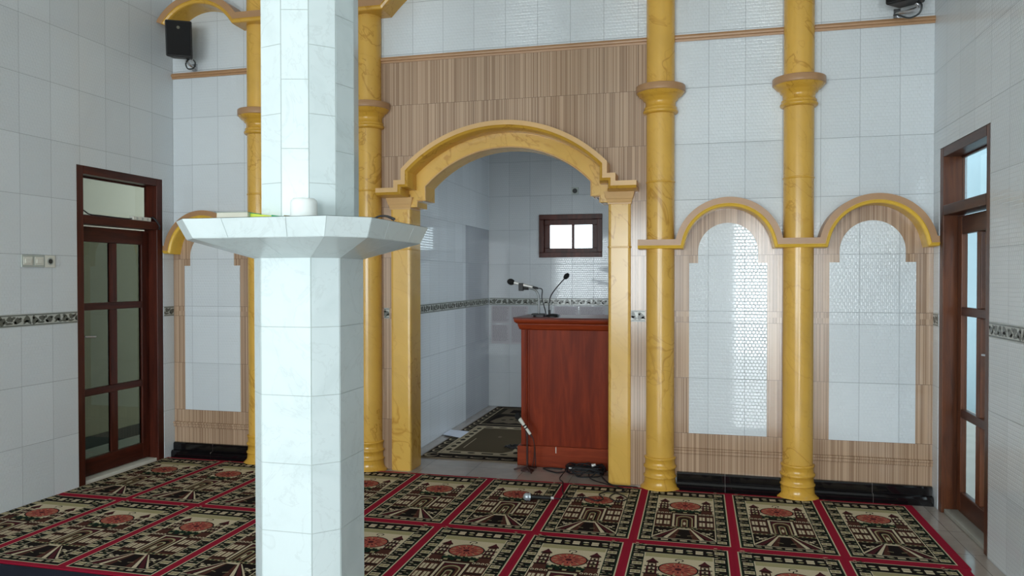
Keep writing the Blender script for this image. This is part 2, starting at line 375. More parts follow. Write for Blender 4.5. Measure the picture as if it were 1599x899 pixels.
# floral border tiles
FL_BG = plain('border_tile_pale', rgb(174, 177, 170), .2, var=.06)
FL_DK = plain('border_tile_leaf', rgb(92, 94, 86), .25, var=.25, scale=90)
FL_LN = plain('border_tile_line', rgb(88, 94, 90), .25)
def border(axis, fixed, nrm, a, b, name, lab):
    """strip of floral tiles in the plane axis'=fixed, outward sign nrm, running a..b"""
    m = MB()
    def P(u, z, h):
        return (u, fixed+nrm*h, z) if axis == 'x' else (fixed+nrm*h, u, z)
    def poly(pts, h, mi):
        v = [P(u, z, h) for u, z in pts if True]
        m.add(v, [tuple(range(len(v)))], mi)
    poly([(a, BAND0), (b, BAND0), (b, BAND1), (a, BAND1)], .0015, 0)
    for zz in (BAND0+.004, BAND1-.010): poly([(a, zz), (b, zz), (b, zz+.006), (a, zz+.006)], .002, 2)
    def ell(u, z, ru, rz, rot, h=.0022, n=9, mi=1):
        pts = []
        for i in range(n):
            t = 2*PI*i/n; rr = 1+.18*math.cos(3*t+u*7)
            x, y = 1.25*ru*rr*math.cos(t), 1.3*rz*rr*math.sin(t)
            pts.append((u+x*math.cos(rot)-y*math.sin(rot), z+x*math.sin(rot)+y*math.cos(rot)))
        if max(p[0] for p in pts) > a+.004 and min(p[0] for p in pts) < b-.004: poly([(min(max(p[0], a), b), p[1]) for p in pts], h, mi)
    u = math.floor(a/.25)*.25 - .25
    zc = (BAND0+BAND1)/2
    while u < b+.25:
        for du, dz, ru, rz, rot in ((.035, .006, .022, .017, .3), (.05, -.012, .020, .008, -.5), (.020, -.015, .012, .006, .6), (.098, -.004, .022, .018, .9), (.088, .018, .008, .010, 0), (.120, -.010, .014, .007, .2),
                                    (.155, .010, .020, .014, -.2), (.150, -.018, .022, .006, .05), (.182, .016, .014, .007, .5), (.214, -.002, .024, .016, .4), (.235, .012, .010, .006, .2), (.196, -.012, .012, .006, -.6)):
            ell(u+du, zc+dz, ru, rz, rot)
        u += .25
    return struct(m.build(name, [FL_BG, FL_DK, FL_LN]), lab, 'border tiles')
k = 13
for ar in (('y', XL, 1, -5.6, LD[0]-.004), ('y', XL, 1, LD[1]+.004, -.012), ('y', XR, -1, -5.2, RD[0]-.004), ('y', XR, -1, RD[1]+.004, -.012), ('x', -.006, -1, -2.42, -2.375), ('x', -.006, -1, -.47, -.37),
           ('y', NXL, 1, .21, 2.1), ('y', NXL-.012, 1, 2.1, YB), ('x', YB, -1, NXL, NXR)):
    border(*ar, 'trim_%d' % k, ['floral border tiles along the left wall before the door', 'floral border tile between left door and corner', 'floral border tiles along the right wall', 'floral border tile between right door and corner', 'short floral border piece left of the niche', 'short floral border piece right of the niche', 'floral border tiles on the niche side wall', 'floral border tiles in the niche recess', 'floral border tiles on the niche back wall'][k-13]); k += 1

# ------------------------------------------------------------------ columns
BASE = [(.141, 0), (.141, .012), (.128, .022), (.117, .034), (.113, .046), (.110, .082), (.111, .086), (.117, .090), (.117, .099), (.109, .104), (.106, .125), (.107, .148), (.113, .153), (.117, .160), (.117, .168), (.111, .174), (.107, .178), (.106, .2), (.108, .218), (.112, .224), (.112, .232), (.101, .238), (.09, .238)]
CAP = [(.09, 2.698), (.112, 2.700), (.122, 2.708), (.125, 2.718), (.121, 2.728), (.113, 2.732), (.117, 2.740), (.115, 2.748), (.108, 2.754), (.106, 2.775), (.109, 2.792), (.122, 2.800), (.125, 2.810), (.132, 2.816), (.148, 2.826), (.160, 2.840), (.168, 2.850), (.170, 2.853)]
RIM = [(.165, 2.850), (.174, 2.853), (.175, 2.86), (.175, 2.897), (.172, 2.901), (.09, 2.902)]
def column(x, lab):
    t = thing('engaged_column', lab, 'column', (x, -.03, 0), 'gold columns along the front wall')
    m = MB(); m.lathe([(.1, .2), (.1, ZC)], x, -.03, ymax=-.0005, cap=False, seg=48); m.build('shaft', M['gold'], t)
    m = MB(); m.lathe(BASE, x, -.03, ymax=-.0005, seg=48); m.build('base', M['goldcap'], t)
    m = MB(); m.lathe(CAP, x, -.03, ymax=-.0005, seg=48); c = m.build('capital', M['goldcap'], t)
    m = MB(); m.lathe(RIM, x, -.03, ymax=-.0005, seg=48); m.build('rim', M['tan'], c)
    m = MB(); m.lathe([(.099, 2.204), (.103, 2.207), (.104, 2.212), (.103, 2.217), (.099, 2.22)], x, -.03, ymax=-.0005, cap=False, seg=48); m.build('ring', M['goldcap'], t)
for x, lab in ((-.26, 'gold marbled column just right of the niche arch'), (.68, 'gold marbled column between the two right-hand arched panels'), (-2.535, 'gold marbled column just left of the niche, partly behind the white pillar'), (-3.508, 'gold marbled column left of the white pillar, beside the left arched panel')):
    column(x, lab)

# ------------------------------------------------------------------ cornices (moulded bands that arch over the bays)
def offset_path(P, o):
    out = []
    n = len(P)
    for i in range(n):
        d0 = Vector(P[i])-Vector(P[i-1]) if i else None
        d1 = Vector(P[i+1])-Vector(P[i]) if i < n-1 else None
        if d0 is None: d0 = d1
        if d1 is None: d1 = d0
        d0 = d0.normalized(); d1 = d1.normalized()
        n0 = Vector((d0.y, -d0.x)); n1 = Vector((d1.y, -d1.x))     # right-hand side: below a path running in +x
        k = (n0+n1); k /= max(.2, 1+n0.dot(n1))
        p = Vector(P[i])+k*o; out.append((p.x, p.y))
    return out
def sweep(m, P, prof, mi, caps=None):
    rows = []
    for o, y in prof: rows.append([(x, y, z) for x, z in offset_path(P, o)])
    n = len(P); vs = [v for r in rows for v in r]
    m.add(vs, [(j*n+i, (j+1)*n+i, (j+1)*n+i+1, j*n+i+1) for j in range(len(prof)-1) for i in range(n-1)], mi)
    for i in (0, n-1): m.add([r[i] for r in rows], [tuple(range(len(rows)))], mi)
def cornice(name, lab, P, depth, w, lipw, cream, under, cat='cornice', grp=None, loc=None):
    t = thing(name, lab, cat, loc or (P[0][0], -.01, P[0][1]), grp)
    m = MB()
    sweep(m, P, [(0, -.0005), (0, -depth), (w, -depth), (w, -depth+.02), (w+.002, -.0005)], 0)
    m.build('moulding', cream, t)
    m = MB(); l2 = w+lipw
    sweep(m, P, [(w-.001, -depth+.001), (w+lipw*.15, -depth-.003), (w+lipw*.3, -depth+.002), (w+lipw*.85, -depth+.009), (l2, -depth+.020), (l2+.001, -depth+.05), (l2+.003, -.0005), (w-.01, -.0005)], 0)
    m.build('gilded_lip', under, t)
    return t
zb = 1.797
def bay(cx, R=.366): return arc(cx, 1.72, R, 180-12.1, 12.1, 36)
PR = [(-.414, zb)] + bay(AC[0][0]) + bay(AC[1][0]) + [(XR-.001, zb)]
cornice('arched_cornice', 'tan and gilt cornice arching over the two right-hand panels', PR, .145, .042, .024, M['tan'], M['lip'], grp='arched cornices')
PLf = [(XL+.001, zb)] + bay(ML(AC[1][0])) + bay(-3.0) + [(-2.41, zb)]
cornice('arched_cornice', 'tan and gilt cornice arching over the left panel by the door', PLf, .145, .042, .024, M['tan'], M['lip'], grp='arched cornices')
# tall cornice near the ceiling
zu = 3.665
def bay2(cx, hw, rise, n=36):
    R = (hw*hw+rise*rise)/(2*rise); zc = zu+rise-R; a = math.degrees(math.asin(hw/R))
    return arc(cx, zc, R, 90+a, 90-a, n)
PU = [(XL+.001, zu-.02)] + bay2(-3.985, .365, .185) + bay2(-3.02, .37, .185) + bay2(CXN, .97, .42, 48) + bay2(.21, .37, .185) + bay2(1.16, .365, .185) + [(XR-.001, zu-.02)]
cornice('upper_cornice', 'tan and gold cornice arching between columns near the ceiling', PU, .2, .05, .03, M['tan'], M['goldcap'])

# niche arch: hood moulding, fascia with soffit, two pilasters
ta = thing('niche_arch', 'large gold stepped arch with pilasters framing the niche', 'arch', (CXN, -.02, 0))
hw, rise = .787, .332; R1 = (hw*hw+rise*rise)/(2*rise); zc1 = 2.69-R1; al = math.degrees(math.asin(hw/R1))
PH = [(CXN-.995, 2.217), (CXN-.847, 2.217), (CXN-.847, 2.274), (CXN-.787, 2.274)] + arc(CXN, zc1, R1, 90+al, 90-al, 48) + [(CXN+.787, 2.274), (CXN+.847, 2.274), (CXN+.847, 2.217), (CXN+.995, 2.217)]
m = MB(); sweep(m, PH, [(0, -.0005), (0, -.19), (.034, -.19), (.036, -.0005)], 0)
hm = m.build('hood_moulding', M['cream'], ta)
m = MB(); sweep(m, PH, [(.033, -.189), (.036, -.193), (.040, -.188), (.052, -.178), (.055, -.165), (.062, -.10), (.064, -.0005), (.03, -.0005)], 0)
m.build('gilded_lip', M['goldcap'], hm)
a2_ = math.degrees(math.acos(.65/.894))
inner = [(.775, 2.08), (.715, 2.08), (.715, 2.13), (.65, 2.13)] + arc(0, aZ, .894, a2_, 180-a2_, 48) + [(-.65, 2.13), (-.715, 2.13), (-.715, 2.08), (-.775, 2.08)]
Ro = 1.045; ao = math.degrees(math.acos(.745/Ro))
outer = [(-.775, 2.18), (-.80, 2.18), (-.80, 2.228), (-.745, 2.228)] + arc(0, zc1, Ro, 180-ao, ao, 48) + [(.745, 2.228), (.80, 2.228), (.80, 2.18), (.775, 2.18)]
m = MB(); m.prism([(CXN+x, z) for x, z in inner+outer], 'y', -.022, .2)
fa = m.build('fascia', M['pil'], ta, .004)
m = MB()      # raised bead along the inner edge
bp = [(CXN+x, -.022, z) for x, z in inner[1:-1]]
m.tube(bp, .006, 6, smooth_path=False); m.build('bead', M['cream'], fa)
for s in (-1, 1):
    xa, xb = sorted((CXN+s*.776, CXN+s*.944))
    m = MB(); bv = .022
    m.prism([(xa, .2), (xa, -.022+bv), (xa+.006, -.022+.006), (xa+bv, -.022), (xb-bv, -.022), (xb-.006, -.022+.006), (xb, -.022+bv), (xb, .2)], 'z', 0, 2.09)
    pl = m.build('pilaster', M['pil'], ta)
    m = MB()
    def ringz(z0, z1, e0, e1):
        v = []
        for z, e in ((z0, e0), (z1, e1)): v += [(xa-e, .19, z), (xa-e, -.022-e, z), (xb+e, -.022-e, z), (xb+e, .19, z)]
        m.add(v, [(0,1,5,4), (1,2,6,5), (2,3,7,6), (3,0,4,7), (0,3,2,1), (4,5,6,7)])
    for z0, z1, e0, e1 in ((2.066, 2.078, .003, .004), (2.078, 2.105, .004, .012), (2.105, 2.158, .014, .028)): ringz(z0, z1, e0, e1)
    m.build('capital', M['cream'], pl, .002)
    m = MB(); m.prism([(xa-.003, .19), (xa-.003, -.01), (xa+.012, -.026), (xb-.012, -.026), (xb+.003, -.01), (xb+.003, .19)], 'z', 1.745, 1.757)
    m.build('ring', M['goldcap'], pl, .003)

# ------------------------------------------------------------------ doors
def door(name, X, s, Y0, Y1, Z1, wood_z, wood_y, glass_leaf, lab, n):
    """s: +1 the room lies on the +x side of the wall face X"""
    o = bpy.data.objects.new(name, None); C.objects.link(o); o.location = (X, (Y0+Y1)/2, 0); ORG[o.name] = Vector(o.location)
    struct(o, lab, 'door')
    def bx(m, d0, d1, y0, y1, z0, z1, mi=0):
        xs_ = sorted((X-s*d0, X-s*d1)); m.box(xs_[0], xs_[1], y0, y1, z0, z1, mi)
    m = MB(); f = .068
    bx(m, .004, .13, Y0, Y0+f, 0, Z1); bx(m, .004, .13, Y1-f, Y1, 0, Z1)
    bx(m, .004, .13, Y0+f, Y1-f, Z1-.06, Z1, 1); bx(m, .004, .13, Y0+f, Y1-f, 1.925, 1.99, 1)
    # inner rebate
    bx(m, .108, .13, Y0+f, Y1-f, 1.99, 2.005, 1); bx(m, .108, .13, Y0+f, Y1-f, Z1-.072, Z1-.06, 1)
    m.build('door_frame', [wood_z, wood_y], o, .004)
    y0, y1 = Y0+f+.003, Y1-f-.003; d0, d1 = .088, .124
    ya = [y0+.078, (y0+y1)/2-.036, (y0+y1)/2+.036, y1-.078]
    zr = [(.165, .636), (.69, 1.283), (1.338, 1.80)]
    m = MB()
    bx(m, d0, d1, y0, ya[0], .035, 1.915); bx(m, d0, d1, ya[3], y1, .035, 1.915)
    for a, b in ((.035, .165), (.636, .69), (1.283, 1.338), (1.80, 1.915)): bx(m, d0, d1, ya[0], ya[3], a, b, 1)
    for a, b in zr: bx(m, d0+.003, d1-.003, ya[1], ya[2], a, b)
    lf = m.build('door_leaf', [wood_z, wood_y], o, .005)
    for a, b in zr:
        for c, d in ((ya[0], ya[1]), (ya[2], ya[3])):
            m = MB(); bx(m, .104, .108, c-.004, d+.004, a-.004, b+.004); m.build('pane', glass_leaf, lf)
    m = MB(); bx(m, .112, .116, Y0+f, Y1-f, 1.99, Z1-.06); m.build('transom_pane', M['glass_c'], o)
    m = MB(); bx(m, .02, .13, Y0+f, Y1-f, 0, .028); m.build('threshold', M['white_plastic'] if n == 1 else M['concrete'], o, .004)
    m = MB(); yh = y0+.04
    bx(m, .080, .088, yh-.018, yh+.018, .98, 1.14); 
    m.tube([(X-s*.088, yh, 1.09), (X-s*.045, yh, 1.09), (X-s*.04, yh+.02, 1.09), (X-s*.04, yh+.1, 1.085)], .008, 8)
    m.build('door_handle', M['steel'], lf)
    return o
door('door_1', XL, 1, LD[0], LD[1], LD[2], M['wood'], M['wood_y'], M['glass_l'], 'dark wooden glazed door with transom in the left wall', 1)
door('door_2', XR, -1, RD[0], RD[1], RD[2], M['wood_r'], M['wood_ry'], M['glass_c'], 'brown wooden glazed door with transom in the right wall', 2)

# things on the left door's transom bar
t = thing('power_strip', 'white power strip lying on the transom bar of the left door', 'power strip', (XL-.03, -.35, 1.99))
m = MB(); m.box(XL-.055, XL-.012, -.46, -.26, 1.99, 2.022); b_ = m.build('body', M['white_plastic'], t, .005)
for yy in (-.42, -.36, -.30):
    m = MB(); m.tube([(XL-.0125, yy, 2.006), (XL-.0105, yy, 2.006)], .011, 12, smooth_path=False); m.build('socket', M['grey_plastic'], t)
m = MB(); m.tube([(XL-.03, -.265, 2.012), (XL-.03, -.235, 2.024), (XL-.02, -.225, 2.022), (XL-.004, -.212, 2.0), (XL+.012, -.19, 1.955), (XL+.012, -.2, 1.93)], .008, 8)
m.build('cord', M['cable'], t)
m = MB(); m.tube([(XL-.02, -1.02, 2.035), (XL-.02, -.96, 2.025), (XL-.02, -.9, 2.0), (XL-.02, -.8, 1.999), (XL-.02, -.65, 1.9965), (XL-.02, -.5, 1.9965), (XL-.03, -.462, 2.004)], .0045, 6)
tag(m.build('thin_cable', M['cable']), 'thin dark cable trailing along the transom bar of the left door', 'cable')

# light switches and socket on the left wall
t = thing('switch_panel', 'pale double light switch joined to a round socket on the left wall', 'light switch', (XL, -1.37, 1.6))
m = MB(); m.box(XL, XL+.010, -1.508, -1.325, 1.600, 1.684); sp = m.build('switch_plate', M['grey_plastic'], t, .003)
for y in (-1.462, -1.372):
    m = MB(); m.box(XL+.010, XL+.013, y-.036, y+.036, 1.614, 1.67); q = m.build('switch', M['white_plastic'], t, .002)
    m = MB(); m.box(XL+.013, XL+.018, y-.024, y+.024, 1.626, 1.656); m.build('rocker', M['white_plastic'], q, .003)
m = MB(); m.box(XL, XL+.010, -1.323, -1.24, 1.600, 1.684); sk = m.build('socket_plate', M['white_plastic'], t, .003)
m = MB(); m.tube([(XL+.0105, -1.281, 1.642), (XL+.012, -1.281, 1.642)], .026, 20, smooth_path=False, radii=[.026, .024]); m.tube([(XL+.0115, -1.281, 1.642), (XL+.0128, -1.281, 1.642)], .017, 20, smooth_path=False, m=1)
m.build('socket_well', [M['grey_plastic'], M['dark_skirt']], sk)

# socket high on the niche back wall
t = thing('wall_socket', 'small grey round socket above the niche window', 'socket', (-1.374, YB, 2.5))
m = MB(); m.box(-1.415, -1.333, YB-.010, YB, 2.487, 2.569); m.build('plate', M['grey_plastic'], t, .003)
m = MB(); m.tube([(-1.374, YB-.0102, 2.528), (-1.374, YB-.0125, 2.528)], .028, 20, smooth_path=False); m.build('socket_well', M['dark_skirt'], t)

# ------------------------------------------------------------------ central pillar with its octagonal shelf
PX, PY = -1.457, -2.93
tp = thing('pillar', 'white marble tiled pillar with a wide octagonal shelf, left of the niche', 'pillar', (PX, PY, 0))
def tquad(m, a, b, c, d, gap=.0012, th=.003, mi=0):
    """one tile on the quad a b c d (outward normal by right hand), slightly smaller, th thick"""
    a, b, c, d = map(Vector, (a, b, c, d)); n = (b-a).cross(d-a).normalized()
    u = (b-a).normalized(); w = (d-a).normalized(); u2 = (c-d).normalized(); w2 = (c-b).normalized()
    q = [a+(u+w)*gap, b+(-u+w2)*gap, c-(u2+w2)*gap, d+(u2-w)*gap]
    e = .0012
    top = [p+n*th for p in q]
    base = [q[0]-(u+w)*e*.5, q[1]-(-u+w2)*e*.5, q[2]+(u2+w2)*e*.5, q[3]-(u2-w)*e*.5]
    m.add(top+base, [(0,1,2,3), (0,4,5,1), (1,5,6,2), (2,6,7,3), (3,7,4,0)], mi)
def tiled_shaft(name, pts, courses):
    """pts counter-clockwise; courses(i) -> list of z levels for face i"""
    m = MB(); n = len(pts); zs = courses(0)
    ctr = Vector((sum(p[0] for p in pts)/n, sum(p[1] for p in pts)/n))
    core = [tuple(ctr+(Vector(p)-ctr)*.994) for p in pts]
    z0 = min(min(courses(i)) for i in range(n)); z1 = max(max(courses(i)) for i in range(n))
    m.prism(core, 'z', z0, z1, 1)
    for i in range(n):
        a, b = pts[i], pts[(i+1) % n]; L = courses(i)
        ins = .003/((Vector(a)-ctr).length)
        a = tuple(ctr+(Vector(a)-ctr)*(1-ins)); b = tuple(ctr+(Vector(b)-ctr)*(1-ins))
        for p, q in zip(L[:-1], L[1:]): tquad(m, (*a, p), (*b, p), (*b, q), (*a, q))
    return m.build(name, [M['marble'], M['grout']], tp)
S, c_ = .177, .075
low = [(PX+x, PY+y) for x, y in ((-S+c_, -S), (S-c_, -S), (S, -S+c_), (S, S-c_), (S-c_, S), (-S+c_, S), (-S, S-c_), (-S, -S+c_))]
tiled_shaft('lower_shaft', low, lambda i: [0, .097, .347, .597, .847, 1.097, 1.347, 1.60])
R12 = .193
up12 = [(PX-.006+R12*math.cos(math.radians(a)), PY+R12*math.sin(math.radians(a))) for a in (240, 270, 300, 330, 0, 30, 60, 90, 120, 150, 180)]
def crs(i):
    o = 1.744 if i % 2 else 1.621
    if i == 10: o = 1.744
    L = [o+.25*k for k in range(12)]; L = [z for z in L if 1.725 < z < ZC-.02]
    return [1.70] + L + [ZC]
tiled_shaft('upper_shaft', up12, crs)
m = MB(); S1, C1, Z1_ = .357, .105, 1.665; S2, C2, Z2_ = .384, .11, 1.731
def ch(S, c, z): return [(PX+x, PY+y, z) for x, y in ((-S+c, -S), (S-c, -S), (S, -S+c), (S, S-c), (S-c, S), (-S+c, S), (-S, S-c), (-S, -S+c))]
A0 = [(x, y, 1.60) for x, y in low]; A1 = ch(S1, C1, Z1_); A2 = ch(S2, C2, Z2_)
def shr(L, k): return [(PX+(x-PX)*k, PY+(y-PY)*k, z) for x, y, z in L]
B0, B1, B2 = shr(A0, .99), shr(A1, .99), shr(A2, .99)
m.add(B0+B1+B2, [tuple(range(8))] + [(j*8+i, j*8+(i+1) % 8, (j+1)*8+(i+1) % 8, (j+1)*8+i) for j in range(2) for i in range(8)] + [tuple(range(16, 24))], 1)
def lerp(p, q, t): return tuple(p[i]+(q[i]-p[i])*t for i in range(3))
for i in range(8):
    j = (i+1) % 8
    cuts = [0, .277, .725, 1] if i % 2 == 0 else [0, 1]
    for p, q in zip(cuts[:-1], cuts[1:]):
        tquad(m, lerp(A1[i], A1[j], p), lerp(A1[i], A1[j], q), lerp(A2[i], A2[j], q), lerp(A2[i], A2[j], p), .001, .001)
    cuts = [0, .5, 1] if i % 2 == 0 else [0, 1]
    for p, q in zip(cuts[:-1], cuts[1:]):
        tquad(m, lerp(A0[i], A0[j], p), lerp(A0[i], A0[j], q), lerp(A1[i], A1[j], q), lerp(A1[i], A1[j], p), .0008, .001)
m.add([(x, y, z+.001) for x, y, z in A2], [tuple(range(8))], 0)
m.build('shelf', [M['marble'], M['grout']], tp)
ZT = Z2_+.0015
# things on the shelf
t = thing('closed_book', 'thin closed book with cream pages lying on the pillar shelf', 'book', (-1.63, -3.12, ZT))
def rbox(m, cx, cy, w, d, z0, z1, ang, mi=0):
    ca, sa = math.cos(ang), math.sin(ang)
    m.prism([(cx+x*ca-y*sa, cy+x*sa+y*ca) for x, y in ((-w/2, -d/2), (w/2, -d/2), (w/2, d/2), (-w/2, d/2))], 'z', z0, z1, mi)
pg = plain('book_pages', rgb(190, 186, 172), .8); gc = plain('green_book_cover', rgb(36, 150, 96), .4); yc = plain('yellow_green_cover', rgb(190, 204, 70), .4); gy = plain('grey_green_cover', rgb(120, 132, 120), .5)
m = MB(); rbox(m, -1.635, -3.10, .118, .16, ZT+.001, ZT+.029, .1); m.build('pages', pg, t)
m = MB(); rbox(m, -1.636, -3.10, .122, .165, ZT, ZT+.0012, .1); rbox(m, -1.636, -3.10, .122, .165, ZT+.0292, ZT+.031, .1); m.build('cover', gy, t)
t = thing('green_booklet', 'yellow and green booklet lying beside the closed book on the pillar shelf', 'book', (-1.51, -3.11, ZT))
m = MB(); p0 = [(-1.572, -3.155), (-1.452, -3.165), (-1.436, -3.095), (-1.560, -3.05)]
def wedge(m, p, z0, z1s, mi=0):
    m.add([(x, y, z0) for x, y in p]+[(x, y, z) for (x, y), z in zip(p, z1s)], [(3,2,1,0), (4,5,6,7), (0,1,5,4), (1,2,6,5), (2,3,7,6), (3,0,4,7)], mi)
wedge(m, p0, ZT+.001, [ZT+.027, ZT+.013, ZT+.013, ZT+.027]); m.build('cover', yc, t, .001)
m = MB(); wedge(m, [(-1.580, -3.154), (-1.569, -3.157), (-1.556, -3.047), (-1.567, -3.044)], ZT, [ZT+.030]*4); m.build('spine', gc, t, .002)
m = MB(); wedge(m, [(-1.478, -3.166), (-1.440, -3.170), (-1.425, -3.10), (-1.470, -3.09)], ZT+.0005, [ZT+.019, ZT+.012, ZT+.012, ZT+.019]); m.build('tail_edge', gc, t, .002)
m = MB(); m.tube([(-1.445, -3.135, ZT+.017), (-1.375, -3.13, ZT+.011)], .0025, 6, smooth_path=False)
tag(m.build('stick', plain('olive_stick', rgb(120, 112, 78), .6)), 'thin brownish stick beside the white tub on the pillar shelf', 'stick')
n = NT('translucent_plastic'); p_, x_, y_, z_ = n.pos(); n.b.inputs['Transmission Weight'].default_value = .12; n.b.inputs['IOR'].default_value = 1.2
jm = n.fin(n.mix(n.noise(p_, 30, 2), rgb(226, 232, 230), rgb(240, 244, 242)), .18)
t = thing('plastic_tub', 'translucent white plastic tub upside down on the pillar shelf', 'tub', (-1.405, -3.135, ZT))
# tub stands on the front of the shelf, clear of the shaft
m = MB(); m.lathe([(.050, 0), (.050, .006), (.047, .008), (.046, .056), (.043, .064), (.036, .070), (.0, .072)], -1.335, -3.19, ZT, 40, cap=False); m.lathe([(.048, .001), (.0, .001)], -1.335, -3.19, ZT, 40, cap=False)
m.build('tub_body', jm, t)
m = MB(); m.lathe([(.0505, .0), (.052, .002), (.052, .006), (.0505, .008)], -1.335, -3.19, ZT, 40, cap=False); m.build('tub_rim', jm, t)
m = MB(); m.tube([(-1.155, -3.02, ZT+.006), (-1.130, -3.015, ZT+.018), (-1.105, -3.01, ZT+.019), (-1.083, -3.0, ZT+.010), (-1.077, -2.998, ZT+.005)], .005, 8, radii=[.0035, .004, .004, .006, .006])
tag(m.build('black_strap', M['cable']), 'small curled black strap on the right side of the pillar shelf', 'strap')

# ------------------------------------------------------------------ loudspeakers
def speaker(name, c, yaw, tilt, w, d, h, lab, anchor, cable):
    t = thing(name, lab, 'speaker', tuple(c), 'wall loudspeakers')
    Rm = Matrix.Rotation(yaw, 3, 'Z') @ Matrix.Rotation(tilt, 3, 'X')
    def P(x, y, z): return Vector(c)+Rm @ Vector((x, y, z))
    m = MB(); pf = [(-w/2, d/2), (-w/2, -d/2), (w/2, -d/2), (w/2, d/2)]
    vs = [P(x*(1 if y < 0 else .75), y, z) for z in (-h/2, h/2) for x, y in pf]
    m.add(vs, [(0,3,2,1), (4,5,6,7), (0,1,5,4), (1,2,6,5), (2,3,7,6), (3,0,4,7)]); m.build('cabinet', M['black'], t, .012, 3)
    m = MB(); e = .012
    vs = [P(x, y, z) for y in (-d/2-.006, -d/2+.004) for x, z in ((-w/2+e, -h/2+e), (w/2-e, -h/2+e), (w/2-e, h/2-e), (-w/2+e, h/2-e))]
    m.add(vs, [(0,1,2,3), (7,6,5,4), (0,4,5,1), (1,5,6,2), (2,6,7,3), (3,7,4,0)]); g = m.build('grille', M['mesh_black'], t, .004)
    m = MB(); q = P(0.0, -d/2-.006, h*.3); q2 = P(0, -d/2-.009, h*.3); m.tube([q, q2], .012, 16, smooth_path=False); m.build('badge', plain('speaker_badge', rgb(84, 82, 60), .5), t)
    m = MB(); m.tube([P(w*.2, d*.2, -h/2), P(w*.2, d*.35, -h/2-.03), Vector(anchor)], .012, 10); m.box(anchor[0]-.02, anchor[0]+.02, anchor[1]-.004, anchor[1]+.012, anchor[2]-.03, anchor[2]+.03); m.build('bracket', M['steel'], t)
    m = MB(); m.tube(cable(P), .006, 8); m.build('cable', M['iron'], t)
    return t
speaker('mounted_loudspeaker', (-4.115, -.215, 3.475), math.radians(28), math.radians(9), .205, .17, .285, 'black loudspeaker in the top left corner under the upper cornice', (-4.135, -.014, 3.305),
        lambda P: [P(.06, .02, -.143), P(.035, .0, -.18), P(.05, -.01, -.225), P(.09, .02, -.215), P(.10, .05, -.17), P(.085, .05, -.145)])
speaker('mounted_loudspeaker', (1.315, -.2, 3.455), math.radians(-32), math.radians(4), .215, .17, .3, 'black loudspeaker at the top right, cut by the frame edge', (1.30, -.014, 3.30),
        lambda P: [P(.05, .02, -.15), P(.085, .0, -.18), P(.07, .0, -.23), P(.01, .0, -.245), P(-.06, .0, -.21), P(-.09, .02, -.2)])

# ------------------------------------------------------------------ lectern
LY = .385
tl = thing('lectern', 'tall red-brown wooden lectern standing in the niche doorway', 'lectern', (-.96, .6, 0))
lx0, lx1 = -1.392, -.53
m = MB(); m.box(lx0, lx1, LY, .84, .165, 1.108); m.build('body', M['lect'], tl, .004)
m = MB(); m.box(-1.322, -.60, LY-.016, LY+.01, .165, 1.108); fp = m.build('front_panel', M['lect'], tl, .005)
for xa in (-1.345, -.585):
    m = MB(); m.tube([(xa, LY-.002, .17), (xa, LY-.002, 1.105)], .008, 10, smooth_path=False); m.build('bead', M['lect'], tl)
m = MB(); m.box(lx0-.028, lx1+.028, LY-.02, .86, 0, .16); m.box(-1.30, -.60, LY-.04, LY-.01, 0, .172); m.build('plinth', M['lect_x'], tl, .006)
m = MB()
def molding(x0, x1, yf):
    pr = [(yf+.03, 1.09), (yf, 1.105), (yf-.012, 1.112), (yf-.020, 1.135), (yf-.024, 1.148), (yf-.024, 1.154), (yf-.032, 1.158), (yf-.046, 1.170), (yf-.050, 1.185), (yf-.050, 1.194), (yf+.03, 1.194)]
    def row(e): return [(x0-e(y), y, z) for y, z in pr]
    L = [(x0-(yf-y if y < yf else 0), y, z) for y, z in pr]; Rr = [(x1+(yf-y if y < yf else 0), y, z) for y, z in pr]
    k = len(pr); m.add(L+Rr, [(i, i+1, k+i+1, k+i) for i in range(k-1)]+[tuple(range(k)), tuple(range(k, 2*k))[::-1], (0, k, 2*k-1, k-1)])
molding(lx0, lx1, LY); molding(-1.322+.03, -.63, LY-.014)
m.box(lx0-.02, lx1+.02, LY+.02, .86, 1.108, 1.194)
m.build('cornice', M['lect_x'], tl)
m = MB(); m.box(lx0-.055, lx1+.055, LY-.058, .90, 1.194, 1.206); m.build('top', M['lect_top'], tl, .004)
m = MB(); m.box(-1.10, -1.094, LY-.0405, LY-.0395, .12, .17); m.build('crack', M['white_plastic'], tl)
ZL = 1.206
# microphones on the lectern
t = thing('desk_microphone', 'silver microphone with black foam clipped to a short bent stand on the lectern', 'microphone', (-1.265, .52, ZL), 'microphones on the lectern')
my = .50
m = MB(); m.box(-1.322, -1.212, my-.05, my+.05, ZL+.012, ZL+.026); 
for q in (-1.31, -1.225): m.box(q, q+.012, my-.04, my+.04, ZL, ZL+.012)
m.build('base', M['black'], t, .004)
m = MB(); m.tube([(-1.268, my, ZL+.026), (-1.268, my, 1.34), (-1.274, my, 1.385), (-1.300, my, 1.425), (-1.345, my, 1.44), (-1.40, my, 1.438)], .0085, 10); m.build('gooseneck', M['chrome'], t)
d = Vector((1, 0, -.235)).normalized(); h0 = Vector((-1.505, my, 1.492))
m = MB(); m.box(-1.437, -1.398, my-.02, my+.02, 1.418, 1.482); m.tube([(-1.40, my, 1.438), (-1.355, my, 1.438)], .013, 10, smooth_path=False); m.build('clip', M['black'], t, .006)
m = MB(); m.tube([h0+d*.02, h0+d*.12, h0+d*.19], .012, 12, smooth_path=False, radii=[.014, .013, .011]); b_ = m.build('microphone_body', M['silver'], t)
m = MB(); m.ball(h0, .034, .027, .026, rot=Matrix.Rotation(.23, 3, 'Y')); m.build('foam', M['mesh_black'], t)
